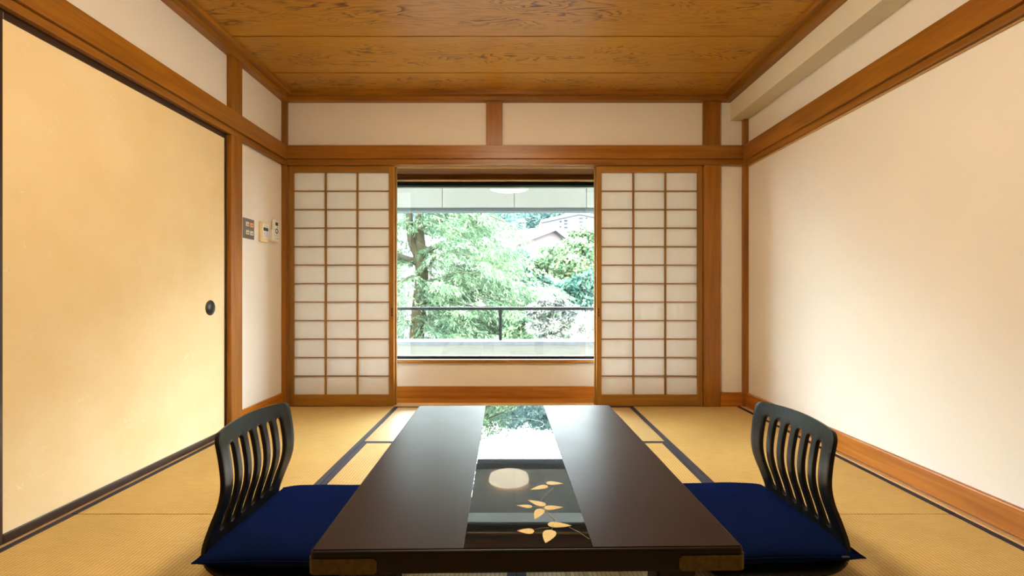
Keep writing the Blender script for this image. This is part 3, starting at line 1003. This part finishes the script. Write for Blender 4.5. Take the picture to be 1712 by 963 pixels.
M_cedar = leaf_mat('cedar_needles', [(0.0, (0.19, 0.36, 0.19)), (0.5, (0.36, 0.56, 0.33)), (1.0, (0.62, 0.80, 0.54))])
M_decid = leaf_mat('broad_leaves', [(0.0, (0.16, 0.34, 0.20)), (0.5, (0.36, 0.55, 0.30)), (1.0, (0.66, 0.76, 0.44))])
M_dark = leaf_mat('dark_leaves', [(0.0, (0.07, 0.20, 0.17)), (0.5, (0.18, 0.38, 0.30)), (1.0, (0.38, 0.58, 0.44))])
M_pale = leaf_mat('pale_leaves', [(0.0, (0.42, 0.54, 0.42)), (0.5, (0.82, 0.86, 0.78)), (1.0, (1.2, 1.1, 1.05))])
M_hill = leaf_mat('haze_tinted_forest_leaves', [(0.0, (0.10, 0.22, 0.23)), (0.5, (0.26, 0.44, 0.42)), (1.0, (0.56, 0.70, 0.64))], 0.45, 0.12)  # bluish distance haze put into the leaf colours
M_bark = simple('mossy_bark', (0.018, 0.0155, 0.006), 0.9, 0.2, 0, 9, 0.4, 0.5)
M_twig = simple('grey_twig', (0.03, 0.024, 0.02), 0.9, 0.2)

def leaf_cloud(name, P, D, length, width, mat, parent=None, kind=None):
    """one diamond blade per point; P centre base, D unit direction"""
    n = len(P)
    R = RNG.normal(size=(n, 3))
    S_ = np.cross(D, R); S_ /= np.linalg.norm(S_, axis=1)[:, None]+1e-9
    ln = (length*RNG.uniform(0.6, 1.3, n))[:, None]; wd = (width*RNG.uniform(0.6, 1.3, n))[:, None]
    V = np.empty((n, 4, 3))
    V[:, 0] = P; V[:, 1] = P+D*ln*0.5+S_*wd*0.5; V[:, 2] = P+D*ln; V[:, 3] = P+D*ln*0.5-S_*wd*0.5
    me = bpy.data.meshes.new(name)
    me.vertices.add(n*4); me.vertices.foreach_set('co', V.reshape(-1))
    me.loops.add(n*4); me.loops.foreach_set('vertex_index', np.arange(n*4, dtype=np.int32))
    me.polygons.add(n); me.polygons.foreach_set('loop_start', np.arange(0, n*4, 4, dtype=np.int32))
    me.update(calc_edges=True); me.validate()
    me.materials.append(mat)
    o = bpy.data.objects.new(name, me); link(o, parent)
    o.location = -wloc(parent)
    if kind: o['kind'] = kind
    return o

def unit(a): return a/(np.linalg.norm(a, axis=-1, keepdims=True)+1e-9)

GZ = -5.0
# ground and hillside
def ground_h(x, y):
    t = np.clip((y-30)/130.0, 0, 1)
    return GZ + 46*t**1.25 + 1.0*np.sin(x*0.06+1.0)*t + 5.5*t*np.sin(x*0.021-0.6)
gx = np.linspace(-130, 150, 40); gy = np.linspace(6.0, 175, 40)
vs = []; fs = []
for j, y in enumerate(gy):
    for i, x in enumerate(gx):
        vs.append((x, y, float(ground_h(x, y))))
for j in range(39):
    for i in range(39):
        a = j*40+i; fs.append((a, a+1, a+41, a+40))
M_ground = simple('garden_ground', (0.014, 0.019, 0.012), 0.95, 0.1, 0, 0.6, 0.3)
g = mesh_obj('ground', vs, fs, M_ground, smooth=True); struct(g, 'grassy ground rising into the hillside', 'ground')

# forest on the hill: uncountable crowns
pts = []; dirs = []
for k in range(900):
    y = RNG.uniform(75, 168); x = RNG.uniform(-0.62, 0.62)*y
    if y < 87 and -2 < x < 24: continue
    R_ = RNG.uniform(2.6, 4.6); n = 200
    d = unit(RNG.normal(size=(n, 3))); d[:, 2] = np.abs(d[:, 2])*1.0-0.25
    d = unit(d)
    c_ = np.array([x, y, float(ground_h(x, y))+R_*0.55])
    pts.append(c_+d*R_*np.array([1, 1, 1.15])*RNG.uniform(0.75, 1.02, (n, 1)))
    dirs.append(unit(d+RNG.normal(size=(n, 3))*0.6))
P = np.concatenate(pts); D = np.concatenate(dirs)
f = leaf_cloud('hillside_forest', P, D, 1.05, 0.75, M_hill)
tag(f, 'dense green forest covering the hill behind the houses, tinted bluish for haze', 'forest', None, 'stuff')

# cedar
def cedar():
    r = empty('cedar_tree', (-2.3, 11.6, GZ)); tag(r, 'big cedar with mossy trunk and drooping needle sprays filling left of window', 'tree')
    Y = 11.6
    def up(px, py, dy=0): return unproj(px, py, Y+dy)
    trunk = [Vector((-2.15, Y, GZ-0.1)), Vector((-2.35, Y, -2.6)), up(697, 560), up(700, 520), up(704, 480), up(706, 455), up(698, 425), up(688, 405), up(685, 380), up(684, 350), up(690, 300), up(700, 240), up(705, 150)]
    tube('trunk', trunk, [0.30, 0.24, 0.18, 0.175, 0.17, 0.15, 0.115, 0.10, 0.09, 0.085, 0.07, 0.05, 0.02], M_bark, r, 10)
    st = [up(706, 460), up(705, 430), up(703, 405), up(700, 380), up(703, 345), up(712, 290), up(720, 220)]
    tube('branch', st, [0.12, 0.12, 0.12, 0.11, 0.09, 0.07, 0.03], M_bark, r, 8)
    limbs = [
        ([(702, 425, 0), (716, 418, -.3), (735, 409, -.5), (760, 398, -.6), (785, 378, -.6), (808, 352, -.5), (822, 330, -.4)], 0.085),
        ([(700, 440, 0), (685, 434, -.1), (670, 428, -.3), (640, 418, -.5), (600, 415, -.6)], 0.10),
        ([(705, 455, 0), (718, 440, -.6), (732, 428, -1.0), (752, 424, -1.3), (790, 430, -1.6), (840, 455, -1.7)], 0.06),
        ([(704, 475, 0), (722, 470, -.5), (742, 465, -.8), (758, 458, -.9), (776, 456, -1.0), (820, 470, -1.0), (870, 492, -1)], 0.065),
        ([(703, 490, 0), (726, 486, -.5), (742, 487, -.8), (754, 480, -.9), (760, 464, -1.0)], 0.06),
        ([(700, 530, 0), (735, 530, -.5), (760, 527, -.9), (790, 518, -1.2), (830, 512, -1.3), (900, 525, -1.4)], 0.07),
        ([(686, 390, 0), (720, 372, -.6), (760, 362, -.9), (800, 362, -1.2), (850, 380, -1.4)], 0.05),
        ([(700, 505, 0), (740, 505, .4), (800, 486, .6), (850, 482, .6), (905, 498, .6)], 0.055),
        ([(699, 545, 0), (670, 535, -.5), (640, 545, -.8)], 0.05),
        ([(700, 560, 0), (725, 545, -.7), (750, 560, -1.0), (790, 575, -1.2)], 0.04),
        ([(703, 470, 0), (690, 462, -.8), (672, 470, -1.4), (650, 490, -1.8)], 0.045),
        ([(686, 372, 0), (672, 372, -.6), (655, 380, -1.0), (630, 400, -1.2)], 0.04),
        ([(690, 330, 0), (730, 335, -.7), (780, 345, -1.1), (830, 365, -1.3), (870, 385, -1.3)], 0.05),
        ([(690, 300, 0), (720, 290, .5), (780, 300, .9), (840, 330, 1.0)], 0.05),
        ([(690, 320, 0), (660, 330, -.5), (620, 350, -.9)], 0.05),
        ([(705, 570, 0), (740, 590, -.6), (800, 600, -1.0), (860, 598, -1.1)], 0.05),
    ]
    P, D = [], []
    def spray(q, dirv, ln, n):
        """one drooping twig with needles left and right"""
        side = np.cross(dirv, [0, 0, 1.0]); side /= np.linalg.norm(side)+1e-9
        for k in range(n):
            s = (k+0.5)/n
            p = q + dirv*ln*s + np.array([0, 0, -0.55*ln*s*s])
            tang = dirv + np.array([0, 0, -1.1*s])
            for sg in (-1, 1):
                d = tang*0.75 + side*sg*0.75*(1-0.4*s) + RNG.normal(size=3)*0.22 + np.array([0, 0, -0.28])
                P.append(p + RNG.normal(size=3)*0.012); D.append(d/np.linalg.norm(d))
    for pl, rad in limbs:
        q = [up(*a) for a in pl]
        q = catmull(q, 5)
        nq = len(q)
        tube('branch', q, [max(0.008, rad*(1-0.92*i/(nq-1))) for i in range(nq)], M_bark, r, 7)
        for i in range(2, nq):
            a = np.array(q[i]); tg = np.array(q[i]-q[i-1]); seg = np.linalg.norm(tg); tg /= seg
            for rep in range(max(2, int(seg/0.055))):
                base = a - tg*seg*RNG.uniform(0, 1)
                sd = np.cross(tg, [0, 0, 1.0]); sd /= np.linalg.norm(sd)+1e-9
                dv = tg*RNG.uniform(0.2, 0.9) + sd*RNG.choice([-1, 1])*RNG.uniform(0.5, 1.0) + np.array([0, 0, RNG.uniform(-0.1, 0.25)])
                dv /= np.linalg.norm(dv)
                f_ = 0.45+0.75*(i/nq)
                spray(base, dv, RNG.uniform(0.35, 0.75)*f_, 9)
    # dense twig layers between the limbs
    for k in range(1300):
        px = RNG.uniform(600, 905); py = RNG.uniform(300, 640)
        lim = 905-(abs(py-520)/180)**2*70 - (45 if py < 470 else 0)
        if px > lim: continue
        if 676 < px < 722 and 375 < py < 470 and RNG.uniform() < 0.92: continue
        if 822 < px and py < 420: continue
        dy = RNG.uniform(-1.6, 1.4)
        if 722 <= px < 800 and 400 < py < 500 and dy < 0 and RNG.uniform() < 0.6: continue
        q = np.array(up(px, py, dy))
        tg = np.array([1.0 if px > 690 else -1.0, RNG.uniform(-0.8, 0.5), RNG.uniform(-0.2, 0.15)]); tg /= np.linalg.norm(tg)
        L_ = RNG.uniform(0.5, 1.0)
        for m_ in range(9):
            b_ = q + tg*L_*m_/9 + np.array([0, 0, -0.25*L_*(m_/9)**2])
            sd = np.cross(tg, [0, 0, 1.0])
            dv = tg*0.6+sd*(1 if m_ % 2 else -1)*0.8+RNG.normal(size=3)*0.12
            dv /= np.linalg.norm(dv)
            spray(b_, dv, 0.32*(1-0.5*m_/9), 5)
    leaf_cloud('needle_sprays', np.array(P), np.array(D), 0.12, 0.028, M_cedar, r, 'stuff')
cedar()

def blob_points(c, rad, n, squash=0.8, inner=0.55):
    d = unit(RNG.normal(size=(n, 3)))
    p = np.array(c) + d*np.array([1, 1, squash])*rad*RNG.uniform(inner, 1.0, (n, 1))
    return p, unit(d*0.6+RNG.normal(size=(n, 3))*0.7+np.array([0, 0, -0.25]))

def broad_tree(name, label, Y, blobs, trunk_px, mat, leafl, leafw, dens, bark=M_twig, tr=0.14):
    base = unproj(trunk_px[0], 500, Y)
    r = empty(name, (base.x, Y, GZ)); tag(r, label, 'tree' if 'tree' in name else 'bush')
    topy = min(b[1] for b in blobs)
    top = unproj(trunk_px[1], topy+12, Y)
    midp = unproj((trunk_px[0]+trunk_px[1])/2, trunk_px[2], Y)
    tube('trunk', [(base.x, Y, GZ-0.1), tuple(midp), tuple(top)], [tr, tr*0.8, tr*0.3], bark, r, 8)
    P, D = [], []
    for (px, py, rpx, dy) in blobs:
        c_ = unproj(px, py, Y+dy); R_ = rpx*(Y+dy)/FPX
        tube('branch', [tuple(midp), tuple((midp+c_)/2+Vector((0, 0, 0.1))), tuple(c_)], [tr*0.4, tr*0.3, tr*0.08], bark, r, 6)
        # the crown is built of small clumps on the blob
        for k in range(26):
            d = unit(RNG.normal(size=3)); cc = np.array(c_)+d*R_*np.array([1, 1, 0.75])*RNG.uniform(0.5, 0.95)
            p, q = blob_points(cc, R_*0.34, int(dens), 0.5, 0.3)
            P.append(p); D.append(q)
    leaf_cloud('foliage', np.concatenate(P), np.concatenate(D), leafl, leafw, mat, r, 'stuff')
    return r

broad_tree('leafy_tree', 'yellow-green leafy tree below the gabled house, right of window', 22.0,
           [(925, 425, 28, 0), (958, 412, 24, .5), (985, 430, 30, 0), (950, 445, 30, -.5), (1010, 440, 34, 0.5), (905, 445, 22, .5), (975, 460, 28, -.6)],
           (950, 950, 470), M_decid, 0.20, 0.13, 55)
broad_tree('leafy_tree', 'mid-green leafy tree between the cedar and the yellow-green tree', 30.0,
           [(872, 432, 20, 0), (890, 450, 24, 0), (865, 455, 22, .6), (900, 470, 22, -.5), (850, 440, 20, 1), (835, 455, 24, 1)],
           (880, 880, 470), M_dark, 0.20, 0.13, 50)
broad_tree('evergreen_tree', 'dark bluish evergreen tree at the right end above the railing', 18.0,
           [(955, 480, 28, 0), (985, 475, 30, 0), (930, 495, 26, .5), (975, 500, 30, -.4), (1015, 490, 34, 0), (905, 505, 20, .3)],
           (970, 970, 505), M_dark, 0.17, 0.11, 60)
broad_tree('young_tree', 'light green tree in front of the white apartment block', 60.0,
           [(960, 398, 14, 0), (978, 392, 16, 0), (992, 402, 18, 0), (1010, 395, 20, 0), (945, 404, 8, 0)],
           (980, 980, 420), M_decid, 0.5, 0.36, 40, tr=0.3)
broad_tree('pale_bush', 'whitish dry bush at the far right beyond the railing', 14.6,
           [(950, 545, 26, 0), (985, 540, 26, .2), (915, 550, 24, .2), (1015, 550, 28, 0), (890, 560, 22, .3), (960, 575, 30, -.3), (920, 585, 30, -.3), (1000, 590, 30, 0)],
           (955, 950, 590), M_pale, 0.10, 0.022, 85, tr=0.06)
broad_tree('green_bush', 'fresh green bush behind the railing upright', 9.0,
           [(862, 555, 14, 0), (875, 545, 12, 0), (850, 570, 18, 0), (885, 575, 16, .2)],
           (862, 862, 590), M_decid, 0.10, 0.06, 60, tr=0.05)
broad_tree('pale_shrub', 'pale mint shrub close behind the right half of the railing', 8.2,
           [(915, 512, 16, 0), (935, 508, 14, 0), (895, 520, 16, 0), (955, 522, 14, 0), (920, 540, 20, 0), (945, 548, 18, 0), (900, 548, 18, 0), (925, 570, 20, 0)],
           (920, 920, 570), M_pale, 0.075, 0.03, 60, tr=0.025)
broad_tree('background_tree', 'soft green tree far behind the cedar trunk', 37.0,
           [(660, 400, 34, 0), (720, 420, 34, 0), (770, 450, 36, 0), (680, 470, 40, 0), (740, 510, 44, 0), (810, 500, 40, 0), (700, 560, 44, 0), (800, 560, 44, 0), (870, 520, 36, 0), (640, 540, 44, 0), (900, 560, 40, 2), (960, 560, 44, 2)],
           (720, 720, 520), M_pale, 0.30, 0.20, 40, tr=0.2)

# ------------------------------------------------------------------ houses
M_hwall = simple('pinkish_house_wall', (0.058, 0.045, 0.042), 0.9, 0.1, 0, 0.6, 0.05)
M_hroof = simple('pale_lilac_roof', (0.042, 0.041, 0.045), 0.7, 0.3, 0, 1.5, 0.06)
M_heave = simple('brown_barge_board', (0.010, 0.007, 0.006), 0.8)
M_hwin = simple('dark_house_window', (0.002, 0.003, 0.005), 0.5, 0.1)
M_aptw = simple('white_apartment_wall', (0.050, 0.050, 0.053), 0.9, 0.1, 0, 0.3, 0.04)
M_aptr = simple('grey_roof_edge', (0.015, 0.0147, 0.017), 0.8)

def gable_house():
    Yh = 46.0
    A = unproj(862, 404, Yh); B = unproj(949, 407, Yh+1.5); T = unproj(918, 383, Yh+0.5)
    base = ground_h((A.x+B.x)/2, Yh)
    r = empty('gabled_house', ((A.x+B.x)/2, Yh, float(base))); tag(r, 'pinkish gabled house with pale roof on the slope', 'house')
    back = Vector((-5.4, 4.4, 0))
    zb = float(base)-1
    fr = [Vector((A.x, A.y, zb)), Vector((B.x, B.y, zb)), B, T, A]
    bk = [v+back for v in fr]
    mesh_obj('wall', [*fr, *bk], [(0, 1, 2, 3, 4), (9, 8, 7, 6, 5), (0, 4, 9, 5), (1, 6, 7, 2), (0, 5, 6, 1)], M_hwall, r, (0, 0, 0))
    def slab(nm, P0, P1, ov, mat):
        e = (P0-P1).normalized()*ov
        f0 = -back.normalized()*0.7
        q = [P0+e+f0, P1+f0, P1+back, P0+e+back]
        up_ = Vector((0, 0, 0.25))
        vs = [*q, *[v+up_ for v in q]]
        return mesh_obj(nm, vs, [(0, 1, 2, 3), (7, 6, 5, 4), (0, 4, 5, 1), (1, 5, 6, 2), (2, 6, 7, 3), (3, 7, 4, 0)], mat, r, (0, 0, 0))
    slab('roof', A, T, 1.0, M_hroof); slab('roof', B, T, 0.6, M_hroof)
    for P0, ov in ((A, 1.0), (B, 0.6)):
        e = (P0-T).normalized()*ov; f0 = -back.normalized()*0.72
        q = [P0+e+f0, T+f0]
        dn = Vector((0, 0, -0.22)); th2 = -back.normalized()*0.08
        vs = [q[0], q[1], q[1]+dn, q[0]+dn]; vs += [v+th2 for v in vs]
        mesh_obj('barge_board', vs, [(0, 1, 2, 3), (7, 6, 5, 4), (0, 4, 5, 1), (1, 5, 6, 2), (2, 6, 7, 3), (3, 7, 4, 0)], M_heave, r, (0, 0, 0))
    nrm = -back.normalized()
    def panel(nm, px0, px1, py0, py1, mat, th3=0.06):
        def pt(px, py):
            t = (px-862)/(949-862); y = Yh+1.5*t
            return unproj(px, py, y-0.05)
        q = [pt(px0, py1), pt(px1, py1), pt(px1, py0), pt(px0, py0)]
        vs = [*q, *[v+Vector((0, 0.3, 0)) for v in q]]
        return mesh_obj(nm, vs, [(0, 1, 2, 3), (7, 6, 5, 4), (0, 4, 5, 1), (1, 5, 6, 2), (2, 6, 7, 3), (3, 7, 4, 0)], mat, r, (0, 0, 0))
    panel('window', 895.5, 900.5, 391, 396.5, M_hwin)
    panel('corner_post', 879, 883, 398, 420, M_heave if False else simple('rose_post', (0.02, 0.0135, 0.0125), 0.9))
    # lower side wing under the left eave
    wg = [unproj(828, 408, Yh+4), unproj(862, 406, Yh)]
    vs = [(wg[0].x, wg[0].y, zb), (wg[1].x, wg[1].y, zb), tuple(wg[1]), tuple(wg[0])]
    vs += [(x, y+3, z) for x, y, z in vs]
    wo = mesh_obj('wing_wall', vs, [(0, 1, 2, 3), (7, 6, 5, 4), (0, 4, 5, 1), (1, 5, 6, 2), (2, 6, 7, 3), (3, 7, 4, 0)], M_hwall, r, (0, 0, 0))
    for px0, px1 in ((829, 836), (849, 861)):
        q = []
        for px, py in ((px0, 408.5), (px1, 407.5), (px1, 405), (px0, 406)):
            t = (px-828)/34.0; q.append(unproj(px, py, Yh+4-4*t-0.15))
        vs = [*q, *[v+Vector((0, 0.2, 0)) for v in q]]
        mesh_obj('window', vs, [(0, 1, 2, 3), (7, 6, 5, 4), (0, 4, 5, 1), (1, 5, 6, 2), (2, 6, 7, 3), (3, 7, 4, 0)], M_hwin, r, (0, 0, 0))
gable_house()

def apartment():
    Ya = 72.0
    L0 = unproj(904, 373, Ya); M0 = unproj(968, 359, Ya-2); R0 = unproj(1030, 371, Ya+3)
    zb = float(ground_h(L0.x, Ya))-6
    r = empty('apartment_block', (M0.x, Ya, zb)); tag(r, 'white apartment block with small dark windows high on the hill', 'building')
    front = [L0, M0, R0]
    vs = [(p.x, p.y, zb) for p in front]+[tuple(p) for p in front]
    vs += [(x, y+9, z) for x, y, z in vs]
    mesh_obj('wall', vs, [(0, 1, 4, 3), (1, 2, 5, 4), (6, 9, 10, 7), (7, 10, 11, 8), (0, 3, 9, 6), (2, 8, 11, 5), (3, 4, 10, 9), (4, 5, 11, 10)], M_aptw, r, (0, 0, 0))
    def edge(a, b):
        d = Vector((0, -0.35, 0)); u_ = Vector((0, 0, 0.45))
        q = [a+d, b+d, b+d+u_, a+d+u_]; q += [v+Vector((0, 9.6, 0)) for v in q]
        mesh_obj('roof', q, [(0, 1, 2, 3), (7, 6, 5, 4), (0, 4, 5, 1), (1, 5, 6, 2), (2, 6, 7, 3), (3, 7, 4, 0)], M_aptr, r, (0, 0, 0))
    edge(L0, M0); edge(M0, R0)
    def wnd(px0, px1, py0, py1):
        q = []
        for px, py in ((px0, py1), (px1, py1), (px1, py0), (px0, py0)):
            y = Ya-2*(px-904)/64.0 if px < 968 else Ya-2+5*(px-968)/62.0
            q.append(unproj(px, py, y-0.06))
        vs = [*q, *[v+Vector((0, 0.3, 0)) for v in q]]
        mesh_obj('window', vs, [(0, 1, 2, 3), (7, 6, 5, 4), (0, 4, 5, 1), (1, 5, 6, 2), (2, 6, 7, 3), (3, 7, 4, 0)], M_hwin, r, (0, 0, 0))
    for px0, px1, py0 in ((935.5, 939, 369), (943, 949, 367.5), (968.5, 975, 363.5), (979, 983, 363.5)):
        wnd(px0, px1, py0, py0+3)
    for px0, px1, py0 in ((943, 949, 373), (968.5, 975, 370), (935.5, 938.5, 378), (943, 949, 379), (968.5, 974, 376)):
        wnd(px0, px1, py0, py0+2.4)
    # roof-top plant
    a = unproj(947, 362.6, Ya-1); b = unproj(965, 358.8, Ya-1.9)
    q = [a, b, b+Vector((0, 0, 0.9)), a+Vector((0, 0, 0.9))]; q += [v+Vector((0, 2.0, 0)) for v in q]
    mesh_obj('roof_railing', q, [(0, 1, 2, 3), (7, 6, 5, 4), (0, 4, 5, 1), (1, 5, 6, 2), (2, 6, 7, 3), (3, 7, 4, 0)], simple('bluish_metal', (0.006, 0.009, 0.014), 0.5), r, (0, 0, 0))
apartment()
